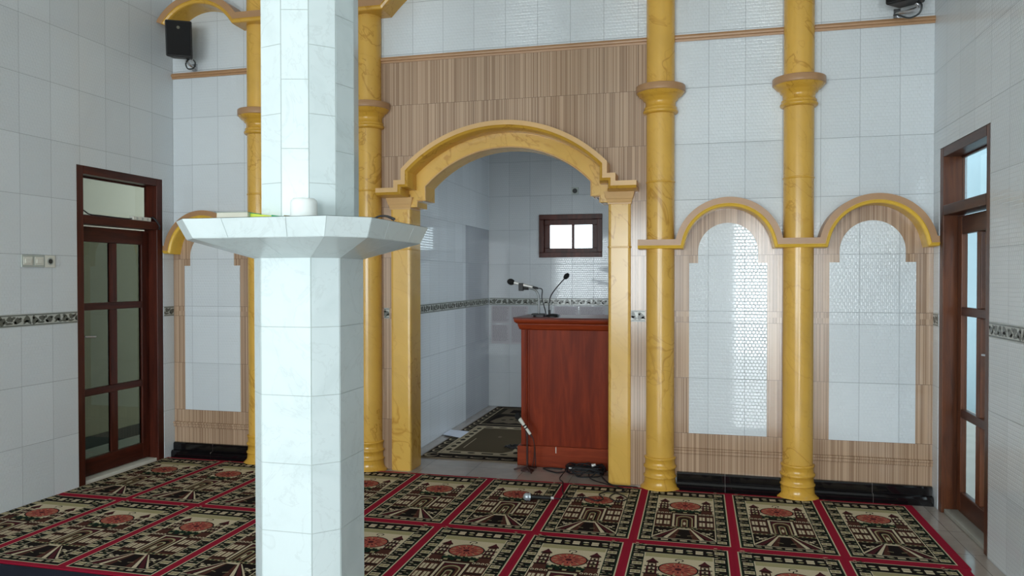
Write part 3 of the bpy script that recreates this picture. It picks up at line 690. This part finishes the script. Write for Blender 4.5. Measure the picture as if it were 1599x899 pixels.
m = MB(); m.tube([h0+d*.19, h0+d*.235], .009, 10, smooth_path=False); q = h0+d*.23
m.tube([q, q+Vector((.04, 0, -.01)), (-1.245, my+.012, 1.36), (-1.225, my+.02, 1.28), (-1.221, my+.03, ZL+.05), (-1.221, my+.075, ZL+.006)], .0045, 8); m.build('cable', M['cable'], t)
t = thing('gooseneck_microphone', 'thin black gooseneck microphone with round base on the lectern', 'microphone', (-1.16, .5, ZL), 'microphones on the lectern')
m = MB(); m.lathe([(.062, 0), (.062, .006), (.056, .014), (.035, .022), (.014, .026), (.0, .027)], -1.150, .5, ZL, 32); m.build('base', M['black'], t)
m = MB(); m.tube([(-1.180, .5, ZL+.022), (-1.180, .5, ZL+.055)], .01, 10, smooth_path=False); m.tube([(-1.181, .5, ZL+.04), (-1.183, .5, 1.30), (-1.172, .5, 1.365), (-1.140, .5, 1.42), (-1.09, .5, 1.48), (-1.048, .5, 1.525)], .0048, 8); m.build('gooseneck', M['cable'], t)
m = MB(); m.ball((-1.038, .5, 1.538), .021, .021, .029, rot=Matrix.Rotation(.7, 3, 'Y')); m.build('foam', M['mesh_black'], t)

# short floor stand with microphone before the lectern
t = thing('floor_microphone_stand', 'short brown microphone stand with white microphone in front of the lectern', 'microphone stand', (-1.305, .215, 0))
bx_, by_ = -1.303, .215
m = MB(); m.lathe([(.052, 0), (.052, .008), (.030, .018), (.014, .03), (.012, .04), (0, .04)], bx_, by_, 0, 24)
m.build('base', M['brown_iron'], t)
for a in (185, 300, 60):
    m = MB(); ca, sa = math.cos(math.radians(a)), math.sin(math.radians(a))
    m.tube([(bx_, by_, .035), (bx_+ca*.05, by_+sa*.05, .022), (bx_+ca*.105, by_+sa*.105, .008)], .007, 8); m.build('leg', M['brown_iron'], t)
m = MB(); m.tube([(bx_, by_, .02), (bx_, by_, .28)], .008, 10, smooth_path=False); m.build('pole', M['brown_iron'], t)
h0 = Vector((-1.378, by_, .428)); h1 = Vector((-1.278, by_, .290)); d = (h1-h0).normalized()
m = MB(); m.tube([h0+d*.02, h0+d*.07, h1], .013, 12, smooth_path=False, radii=[.017, .0135, .0115]); mb_ = m.build('microphone_body', M['white_plastic'], t)
for k in (.083, .105):
    m = MB(); m.tube([h0+d*k, h0+d*(k+.011)], .0145, 12, smooth_path=False); m.build('band', M['black'], mb_)
m = MB(); m.ball(h0, .026, .026, .030); m.build('microphone_head', M['mesh_black'], t)
m = MB(); q = h0+d*.115; m.tube([(bx_, by_, .27), q], .010, 8, smooth_path=False); m.build('clip', M['brown_iron'], t)
m = MB(); m.tube([h1, h1+d*.025], .008, 8, smooth_path=False); q = h1+d*.02; m.tube([q, (-1.256, by_, .255), (-1.245, by_, .20), (-1.247, by_-.0, .12), (-1.256, by_, .06), (-1.262, by_+.01, .028), (-1.246, by_+.02, .022), (-1.238, by_+.01, .06), (-1.243, by_+.02, .13), (-1.246, by_+.02, .19)], .0042, 8); m.build('cable', M['brown_iron'], t)

# ------------------------------------------------------------------ cables and microphone on the floor
def coil(name, cx, cy, rx, ry, loops, r, zmax, lab, seed):
    rr = random.Random(seed); m = MB(); pts = []
    for k in range(loops*10):
        a = 2*PI*k/10; j = .72+.33*rr.random()
        pts.append((cx+rx*j*math.cos(a)+rr.uniform(-.01, .01), cy+ry*j*math.sin(a), r+rr.random()*zmax))
    m.tube(pts, r, 7, sub=4)
    return m, pts
m, pts = coil('c', -.845, .205, .165, .10, 9, .0048, .07, '', 3)
t = thing('cable_coil', 'tangled heap of black cable on the floor at the foot of the lectern', 'cable', (-.845, .2, 0))
m.build('cable', M['cable'], t)
m = MB(); m.tube([(-.955, .135, .062), (-.915, .130, .066)], .008, 10, smooth_path=False); m.build('plug', M['silver'], t)
m = MB(); m.tube([(-.785, .17, .082), (-.755, .175, .090)], .013, 10, smooth_path=False, radii=[.014, .010]); m.build('plug', M['silver'], t)
m = MB(); m.tube([(-.72, .15, .03), (-.66, .02, .012), (-.60, -.062, .006), (-.52, -.066, .006), (-.44, -.07, .006), (-.415, -.085, .006)], .0055, 7); tag(m.build('loose_cable', M['cable']), 'black cable running from the heap past the right pilaster', 'cable')
m = MB(); m.tube([(-1.0, .17, .02), (-1.06, .19, .006), (-1.14, .24, .006), (-1.19, .30, .006), (-1.12, .318, .006), (-1.04, .31, .006)], .0055, 7); tag(m.build('loose_cable', M['cable']), 'short dark cable end curling left of the heap below the lectern', 'cable')
m, pts = coil('c', -1.60, .90, .06, .055, 3, .0045, .02, '', 5); m.v = [(x, y, z+.012) for x, y, z in m.v]
tag(m.build('small_cable_coil', M['cable']), 'small dark cable loop lying on the niche rug left of the lectern', 'cable')

ZK = .0155
t = thing('handheld_microphone', 'handheld microphone with silver head lying on the front carpet', 'microphone', (-1.03, -.59, .012))
a0 = Vector((-1.118, -.617, ZK+.027)); a1 = Vector((-.968, -.572, ZK+.016)); d = (a1-a0).normalized()
m = MB(); m.tube([a0+d*.02, a0+d*.05, a0+d*.13, a1+d*.005], .016, 14, smooth_path=False, radii=[.022, .015, .014, .012]); m.build('handle', M['black'], t)
m = MB(); m.ball(a0, .026); m.tube([a0+d*.012, a0+d*.022], .0275, 16, smooth_path=False); m.build('grille', M['grille'], t)
m = MB(); m.tube([a1+d*.005, a1+d*.025], .011, 12, smooth_path=False); m.build('connector', M['silver'], t)
q = a1+d*.025
m = MB(); m.tube([q, (-.90, -.55, ZK+.008), (-.82, -.50, ZK+.004), (-.74, -.46, ZK+.004), (-.66, -.52, ZK+.004), (-.62, -.46, ZK+.004), (-.66, -.36, ZK+.004), (-.60, -.28, ZK+.004), (-.52, -.33, ZK+.004), (-.46, -.42, ZK+.004), (-.52, -.50, ZK+.004), (-.58, -.42, ZK+.004), (-.55, -.3, ZK+.004), (-.48, -.22, ZK+.005), (-.58, -.14, ZK+.006), (-.70, -.06, .022), (-.78, .06, .012), (-.80, .12, .03)], .0042, 7)
tag(m.build('microphone_cable', M['cable']), 'thin dark cable winding over the carpet from the handheld microphone', 'cable')
m = MB(); m.tube([(-.99, .16, .03), (-1.01, .05, .008), (-.99, -.06, .021), (-.96, -.12, .023), (-.95, -.17, ZK+.006), (-.93, -.30, ZK+.004), (-.90, -.42, ZK+.004), (-.86, -.50, ZK+.0125)], .0042, 7)
tag(m.build('loose_cable', M['cable']), 'thin black cable crossing the carpet edge from the heap to the microphone', 'cable')

# paper and posters
m = MB(); m.add([(-2.385, 1.30, .0135), (-2.175, 1.195, .0135), (-2.175, 1.49, .0135), (-2.385, 1.54, .0135), (-2.385, 1.30, .0155), (-2.175, 1.195, .0155), (-2.175, 1.49, .0155), (-2.385, 1.54, .0155)], [(3,2,1,0), (4,5,6,7), (0,1,5,4), (1,2,6,5), (2,3,7,6), (3,0,4,7)])
tag(m.build('paper_sheet', M['paper']), 'white paper sheet lying on the niche rug by the side wall', 'paper')
def poster(x0, x1, z0, z1, cols, rows, lab, seed):
    rr = random.Random(seed)
    t = thing('hanging_text_sheet', lab, 'poster', ((x0+x1)/2, YB, z0), 'text sheets on the niche wall')
    m = MB(); m.box(x0, x1, YB-.003, YB-.0005, z0, z1); m.build('sheet', M['poster'], t)
    m = MB(); cw = (x1-x0)/cols
    for c in range(cols):
        zz = z1-.022
        while zz > z0+.02:
            u = x0+c*cw+.014; e = x0+(c+1)*cw-.014-rr.random()*.03
            while u < e:
                w = min(rr.uniform(.008, .03), e-u)
                m.add([(u, YB-.0035, zz), (u+w, YB-.0035, zz), (u+w, YB-.0035, zz+.006), (u, YB-.0035, zz+.006)], [(0,1,2,3)]); u += w+.005
            zz -= .0145
    m.build('text', M['ink'], t)
poster(-2.376, -2.15, .985, 1.196, 1, 1, 'upper sheet of small text below the border, by the niche corner', 1)
poster(-2.376, -2.15, .745, .975, 1, 1, 'lower sheet of small text by the niche corner', 2)
poster(-2.14, -1.93, .745, 1.196, 1, 1, 'sheet of small text just left of the lectern', 3)
poster(-1.62, -1.335, .95, 1.196, 1, 1, 'sheet of small text behind the silver microphone', 4)
poster(-1.32, -1.02, .95, 1.196, 1, 1, 'sheet of small text behind the gooseneck microphone', 5)

# ------------------------------------------------------------------ prayer carpets
class Flat:
    """flat coloured shapes stacked in thin layers on a carpet"""
    def __init__(s, mb, z): s.mb = mb; s.z = z; s.ox = s.oy = 0; s.clip = None
    def poly(s, pts, c, lay):
        v = [(s.ox+u, s.oy+w, s.z+lay*.00025) for u, w in pts]
        if s.clip:
            x0, x1 = s.clip
            if max(p[0] for p in v) <= x0 or min(p[0] for p in v) >= x1: return
            v = [(min(max(p[0], x0), x1), p[1], p[2]) for p in v]
        a = sum(v[i][0]*v[(i+1) % len(v)][1]-v[(i+1) % len(v)][0]*v[i][1] for i in range(len(v)))
        if abs(a) < 1e-7: return
        if a < 0: v = v[::-1]
        s.mb.add(v, [tuple(range(len(v)))], c)
    def rect(s, u0, u1, w0, w1, c, lay): s.poly([(u0, w0), (u1, w0), (u1, w1), (u0, w1)], c, lay)
    def ell(s, u, w, ru, rw, c, lay, n=24, a0=0, a1=360):
        full = abs(a1-a0) >= 360
        s.poly([(u+ru*math.cos(math.radians(a0+(a1-a0)*i/n)), w+rw*math.sin(math.radians(a0+(a1-a0)*i/n))) for i in range(n if full else n+1)], c, lay)
    def frame(s, u0, u1, w0, w1, t, c, lay):
        s.rect(u0, u1, w0, w0+t, c, lay); s.rect(u0, u1, w1-t, w1, c, lay); s.rect(u0, u0+t, w0+t, w1-t, c, lay); s.rect(u1-t, u1, w0+t, w1-t, c, lay)
    def arch(s, u, w0, hw, h, c, lay): s.poly([(u-hw, w0), (u+hw, w0), (u+hw, w0+h-hw)] + [(u+hw*math.cos(math.radians(a)), w0+h-hw+hw*math.sin(math.radians(a))) for a in range(15, 180, 15)] + [(u-hw, w0+h-hw)], c, lay)
    def line(s, u0, w0, u1, w1, t, c, lay, t1=None):
        d = Vector((u1-u0, w1-w0)).normalized(); n = Vector((-d.y, d.x)); t1 = t if t1 is None else t1
        s.poly([(u0+n.x*t/2, w0+n.y*t/2), (u0-n.x*t/2, w0-n.y*t/2), (u1-n.x*t1/2, w1-n.y*t1/2), (u1+n.x*t1/2, w1+n.y*t1/2)], c, lay)
def motif(F, rr):
    """one prayer place: 0.575 wide, 1.12 long; v grows towards the niche"""
    F.rect(-.2875, .2875, 0, 1.12, R_, 0)
    F.rect(-.262, .262, .032, 1.088, W_, 1); F.rect(-.255, .255, .038, 1.082, G_, 2)
    u0, u1, v0, v1 = -.178, .178, .095, .955
    F.rect(-.247, .247, .046, 1.074, D_, 3)
    # side borders: cream blocks, leaves and wavy bits
    for s in (-1, 1):
        for k in range(9):
            v = .085+k*.118
            F.rect(s*.215-.026, s*.215+.026, v-.020, v+.020, W_, 4); F.rect(s*.215-.020, s*.215-.002, v-.014, v+.014, L_, 5); F.rect(s*.215+.003, s*.215+.020, v-.014, v+.014, L_, 5)
            F.line(s*.215-.026, v, s*.215+.026, v, .004, B_, 6)
            for j, (du, dv) in enumerate(((-.020, .042), (.010, .036), (.020, .050), (-.010, .058), (.014, .068), (-.018, .076))):
                F.ell(s*.215+du+rr.uniform(-.004, .004), v+dv+rr.uniform(-.003, .003), rr.uniform(.008, .015), rr.uniform(.003, .0055), (W_, G_, W_, L_, G_, W_, W_)[j], 4, 7)
            F.line(s*.215-.026, v+.052, s*.215-.004, v+.060, .005, G_, 5); F.line(s*.215+.002, v+.060, s*.215+.026, v+.050, .005, G_, 5)
    # end borders
    for vv, hh in ((.067, .017), (1.015, .042)):
        for k in range(7):
            u = -.162+k*.054
            if k % 2: F.rect(u-.020, u+.020, vv-hh*.6, vv+hh*.6, W_, 4); F.line(u-.02, vv, u+.02, vv, .004, B_, 5)
            else:
                F.ell(u, vv+hh*.4, .018, hh*.22, W_, 4, 8); F.ell(u+.004, vv-hh*.4, .016, hh*.22, L_, 4, 8); F.ell(u-.01, vv, .010, hh*.18, G_, 4, 8)
    F.rect(u0-.012, u1+.012, v0-.012, v1+.012, G_, 4)
    F.rect(u0-.006, u1+.006, v0-.006, v1+.006, W_, 5)
    F.rect(u0, u1, .60, v1, W_, 6); F.rect(u0, u1, .90, v1, L_, 7)
    F.rect(u0, u1, v0, .60, B_, 6)
    # dome with crescent
    F.ell(0, .745, .104, .092, D_, 7, 28); F.ell(0, .745, .096, .084, O_, 8, 28); F.ell(0, .745, .018, .017, MA, 10, 12)
    for a in range(0, 360, 30):
        ca, sa = math.cos(math.radians(a)), math.sin(math.radians(a))
        F.line(.034*ca, .745+.030*sa, .060*ca, .745+.052*sa, .007, MA, 9)
        ca, sa = math.cos(math.radians(a+15)), math.sin(math.radians(a+15))
        F.line(.066*ca, .745+.058*sa, .088*ca, .745+.076*sa, .006, L_, 9)
    for a in range(-60, 210, 20):
        b = a+20
        F.line(.004+.020*math.cos(math.radians(a)), .872+.017*math.sin(math.radians(a)), .004+.020*math.cos(math.radians(b)), .872+.017*math.sin(math.radians(b)), .007, D_, 8)
    F.line(0, .837, .006, .858, .007, D_, 8)
    # minarets
    for s in (-1, 1):
        c = s*.135
        F.rect(c-.036, c+.036, .60, .66, B_, 7); F.rect(c-.028, c+.028, .655, .76, MA, 7); F.rect(c-.023, c+.023, .76, .82, B_, 7)
        for v, w in ((.655, .042), (.705, .036), (.755, .038), (.815, .032)): F.rect(c-w, c+w, v, v+.012, D_, 8)
        F.poly([(c-.032, .827), (c+.032, .827), (c+.012, .858), (c, .885), (c-.012, .858)], MA, 8)
        for v in (.675, .722, .773): F.rect(c-.016, c+.016, v, v+.026, W_ if v > .7 else L_, 8); F.arch(c, v, .006, .022, D_, 9)
    # foliage below the dome
    for k in range(9):
        u = -.088+k*.022; F.ell(u, .632+.012*(k % 2), .017, .020, G_, 9, 9); F.ell(u+.004, .648+.010*(k % 2), .008, .007, L_, 10, 7)
    F.rect(-.1, .1, .585, .625, D_, 8)
    for k in range(5): F.rect(-.085+k*.037, -.062+k*.037, .592, .612, G_ if k % 2 else L_, 9)
    # palace wings with windows
    for s in (-1, 1):
        a, b = sorted((s*.082, s*.176))
        F.rect(a, b, .30, .60, B_, 8); F.rect(a, b, .43, .445, D_, 9); F.rect(a, b, .325, .335, D_, 9); F.rect(a, b, .545, .555, D_, 9)
        for i in range(2):
            c = a+.024+i*.046
            for v in (.345, .455):
                F.rect(c-.017, c+.017, v, v+.068, W_, 9); F.line(c, v, c, v+.068, .005, B_, 10); F.line(c-.017, v+.03, c+.017, v+.03, .003, L_, 10)
        for i in range(4): F.ell(a+.012+i*.024, .575, .010, .013, W_, 9, 10); F.ell(a+.012+i*.024, .572, .005, .008, D_, 10, 8)
    # gate
    F.rect(-.080, .080, .30, .575, D_, 9); F.frame(-.074, .074, .31, .565, .013, W_, 10)
    F.rect(-.056, .056, .31, .545, MA, 10)
    F.arch(0, .31, .050, .215, L_, 11); F.arch(0, .31, .042, .20, B_, 12); F.arch(0, .31, .030, .175, D_, 13); F.arch(0, .31, .020, .15, L_, 14); F.arch(0, .31, .013, .135, B_, 15)
    F.ell(0, .37, .008, .03, W_, 16, 10)
    # garden and path
    F.rect(u0, u1, v0, .30, D_, 7); F.rect(u0, u1, .285, .30, L_, 8)
    for k in range(14): F.ell(u0+.015+k*.025, .288+.006*(k % 2), .009, .008, G_ if k % 2 else B_, 9, 8)
    F.poly([(-.034, .275), (.034, .275), (.085, v0), (-.085, v0)], B_, 9); F.poly([(-.026, .262), (.026, .262), (.05, v0), (-.05, v0)], D_, 10)
    F.rect(-.040, .040, .262, .282, W_, 11)
    for s in (-1, 1):
        F.line(s*.036, .272, s*.105, v0, .008, W_, 11, .024); F.line(s*.044, .270, s*.150, v0, .008, MA, 10, .030); F.line(s*.052, .272, s*u1, v0+.012, .005, W_, 11, .012)
        F.line(s*.05, .16, s*.02, .15, .005, L_, 11)
        for du, dv, r in ((.112, .225, .012), (.138, .205, .014), (.155, .232, .010), (.128, .182, .009), (.162, .18, .008)): F.ell(s*du, dv, r, r*.6, W_ if r > .009 else L_, 9, 7)
        F.line(s*.105, .20, s*.160, .222, .006, W_, 10); F.line(s*.130, .222, s*.150, .19, .006, W_, 10)
def carpet(name, lab, x0, x1, y0, first, seed):
    m = MB(); m.box(x0, x1, y0, y0+1.118, .001, .011, R_)
    F = Flat(m, .0112); F.clip = (x0, x1); rr = random.Random(seed)
    u = first
    while u < x1:
        F.ox, F.oy = u, y0; motif(F, rr); u += .5735
    o = m.build(name, CM)
    return tag(o, lab, 'carpet', 'rows of prayer carpet')
carpet('prayer_carpet', 'red-edged prayer carpet row nearest the front wall', XL+.006, 1.388, -1.222, -.0735-8*.5735, 1)
carpet('prayer_carpet', 'red-edged prayer carpet row passing under the white pillar', XL+.006, 1.372, -2.345, -.0935-8*.5735, 2)
navy = cloth('mat_navy', (38, 42, 54), .3)
m = MB(); m.box(XL+.006, -1.72, -3.47, -2.362, .001, .010); tag(m.build('plain_mat', navy), 'plain dark navy mat at the bottom left corner below the carpet', 'mat')

# niche rug
RC = [cloth('rug_dark_olive', (48, 42, 32)), cloth('rug_cream', (160, 146, 122)), cloth('rug_olive', (72, 62, 46)), cloth('rug_black', (30, 22, 20)), cloth('rug_taupe', (104, 92, 76))]
m = MB(); rx0, rx1, ry0, ry1 = -2.285, -1.40, .43, 2.98
ledge = [(rx0+.03, ry0+.02)]
m.prism([(rx0, ry0), (rx1-.03, ry0), (rx1-.03, ry1), (rx0, ry1)], 'z', .001, .0095, 4)
F = Flat(m, .0098)
F.rect(rx0+.012, rx1-.042, ry0+.012, ry1-.012, 3, 1)
ax0, ax1, ay0, ay1 = -2.172, -1.475, .60, 1.80
# scrolls in the outer border
for k in range(16):
    yy = ry0+.1+k*.155
    F.ell(rx0+.055, yy, .034, .060, 1, 2, 14); F.ell(rx0+.062, yy+.008, .026, .046, 0, 3, 14)
F.ell(rx0+.07, ry0+.085, .06, .07, 1, 4, 18); F.ell(rx0+.078, ry0+.09, .050, .055, 4, 5, 18); F.ell(rx0+.09, ry0+.092, .032, .034, 3, 6, 18)
for k in range(5):
    xx = rx0+.21+k*.135
    F.ell(xx, ry0+.062, .058, .020, 1, 2, 14); F.ell(xx+.01, ry0+.072, .048, .016, 0, 3, 14)
F.rect(ax0-.028, ax1+.028, ay0-.03, ay1+.03, 0, 4)
F.rect(ax0-.018, ax1+.018, ay0-.02, ay1+.02, 1, 5)
F.rect(ax0, ax1, ay0, ay1, 1, 6)
F.frame(ax0+.006, ax1-.006, ay0+.008, ay1-.008, .006, 4, 7)
for k in range(8):
    yy = ay0+.13+k*.135; F.ell(ax0+.045, yy, .024, .042, 0, 7, 12); F.ell(ax1-.045, yy, .024, .042, 0, 7, 12)
for k in range(4):
    xx = ax0+.13+k*.145; (F.ell(xx, ay0+.045, .036, .022, 0, 7, 12) if k % 2 else F.rect(xx-.052, xx+.052, ay0+.024, ay0+.062, 0, 7)); F.ell(xx, ay1-.045, .046, .02, 0, 7, 12)
F.poly([(ax0+.09, ay0+.09), (ax1-.16, ay0+.09), (ax1-.09, ay0+.19), (ax1-.09, ay1-.09), (ax0+.09, ay1-.09)], 2, 8)
F.line(ax0+.15, ay0+.22, ax0+.15, ay0+.62, .008, 1, 9); F.ell(-1.82, 1.33, .02, .03, 4, 9, 10)
# upper medallion
F.rect(-2.20, -1.46, 1.90, 2.90, 0, 4); F.frame(-2.20, -1.46, 1.90, 2.90, .016, 1, 5)
F.rect(-2.14, -1.52, 1.96, 2.45, 3, 6)
F.poly([(-2.12, 2.05), (-2.05, 1.99), (-1.97, 2.03), (-1.9, 1.98), (-1.83, 2.03), (-1.76, 1.98), (-1.69, 2.03), (-1.61, 1.99), (-1.54, 2.05), (-1.56, 2.2), (-1.62, 2.38), (-2.04, 2.38), (-2.10, 2.2)], 4, 7)
for k in range(6): F.ell(-2.0+k*.075, 2.16+.05*(k % 2), .026, .03, 0, 8, 10)
F.rect(-2.12, -1.54, 2.52, 2.84, 4, 6); F.rect(-2.04, -1.62, 2.58, 2.78, 3, 7)
tag(m.build('niche_rug', RC), 'long dark olive rug with cream patterned border inside the niche', 'rug')

# ------------------------------------------------------------------ outside
m = MB(); m.box(-5.55, -5.4, -11, 4, -.1, 3.6); struct(m.build('wall_corridor', M['ext_paint']))
m = MB(); m.box(-5.4, -5.385, -11, 4, -.05, .08); struct(m.build('baseboard_corridor', M['dark_skirt']))
m = MB(); m.box(-5.55, XL-.14, -11, 4, -.15, -.03); struct(m.build('floor_corridor', M['concrete']))
m = MB(); m.box(-5.55, XL-.14, -8, 2.6, 3.2, 3.3); struct(m.build('added_shade_corridor', M['white_paint']))  # unseen slab added to cut down the sky light in the corridor
m = MB(); m.box(3.1, 3.25, -4, 5.5, -.1, 3.2); struct(m.build('wall_yard', M['ext_blue']))
m = MB(); m.box(XR+.15, 2.45, -4, 5.5, 2.9, 3.0); struct(m.build('added_shade_yard', M['white_paint']))  # unseen cover added to keep the yard wall from getting too bright
m = MB(); m.box(XR+.15, 3.1, -4, 5.5, -.15, -.03); struct(m.build('floor_yard', M['concrete']))
m = MB(); m.box(-9, 7, -22, YR-.15, -.15, -.03); struct(m.build('ground', M['concrete']))

# ------------------------------------------------------------------ light
w = bpy.data.worlds.new('sky'); bpy.context.scene.world = w; w.use_nodes = True
bg = w.node_tree.nodes['Background']; bg.inputs[0].default_value = (.80, .92, 1.0, 1); bg.inputs[1].default_value = 3.0
def area(name, loc, rot, sx, sy, power, col=(.90, .975, 1)):
    l = bpy.data.lights.new(name, 'AREA'); l.shape = 'RECTANGLE'; l.size = sx; l.size_y = sy; l.energy = power; l.color = col
    o = bpy.data.objects.new(name, l); C.objects.link(o); o.location = loc; o.rotation_euler = rot
    return o
for i, (x0, x1, z0, z1) in enumerate(OPEN):
    area('daylight_rear_opening', ((x0+x1)/2, YR-.05, (z0+z1)/2), (math.radians(90), 0, 0), x1-x0, z1-z0, (105, 85, 80)[i])

area('added_light_niche_side', (NXR+.14, 1.4, 1.27), (math.radians(90), 0, math.radians(90)), .9, 1.65, 7.5, (.82, .92, 1))  # added lamp in the unseen side opening, brightens the left niche wall
# ------------------------------------------------------------------ camera
cam = bpy.data.cameras.new('camera'); co = bpy.data.objects.new('camera', cam); C.objects.link(co)
F_, yaw, pit, rol = 1173.58, .2417, -.0135, -.0009
fw = Vector((-math.sin(yaw)*math.cos(pit), math.cos(yaw)*math.cos(pit), math.sin(pit)))
rt = Vector((math.cos(yaw), math.sin(yaw), 0)); up = rt.cross(fw)
r2 = rt*math.cos(rol)+up*math.sin(rol); u2 = -rt*math.sin(rol)+up*math.cos(rol)
mt = Matrix((r2, u2, -fw)).transposed().to_4x4(); mt.translation = Vector((0, -5.5694, 1.5255)); co.matrix_world = mt
cam.sensor_width = 36; cam.lens = F_/1599*36; cam.clip_start = .05
sc = bpy.context.scene; sc.camera = co
vs = sc.view_settings; vs.view_transform = 'Standard'; vs.look = 'None'; vs.gamma = 1; vs.use_curve_mapping = False; vs.exposure = .58
sc.cycles.max_bounces = 10; sc.cycles.diffuse_bounces = 5; sc.cycles.glossy_bounces = 4; sc.cycles.transparent_max_bounces = 12
sc.cycles.sample_clamp_indirect = 6; sc.cycles.caustics_reflective = False; sc.cycles.caustics_refractive = False
sc.cycles.use_denoising = True
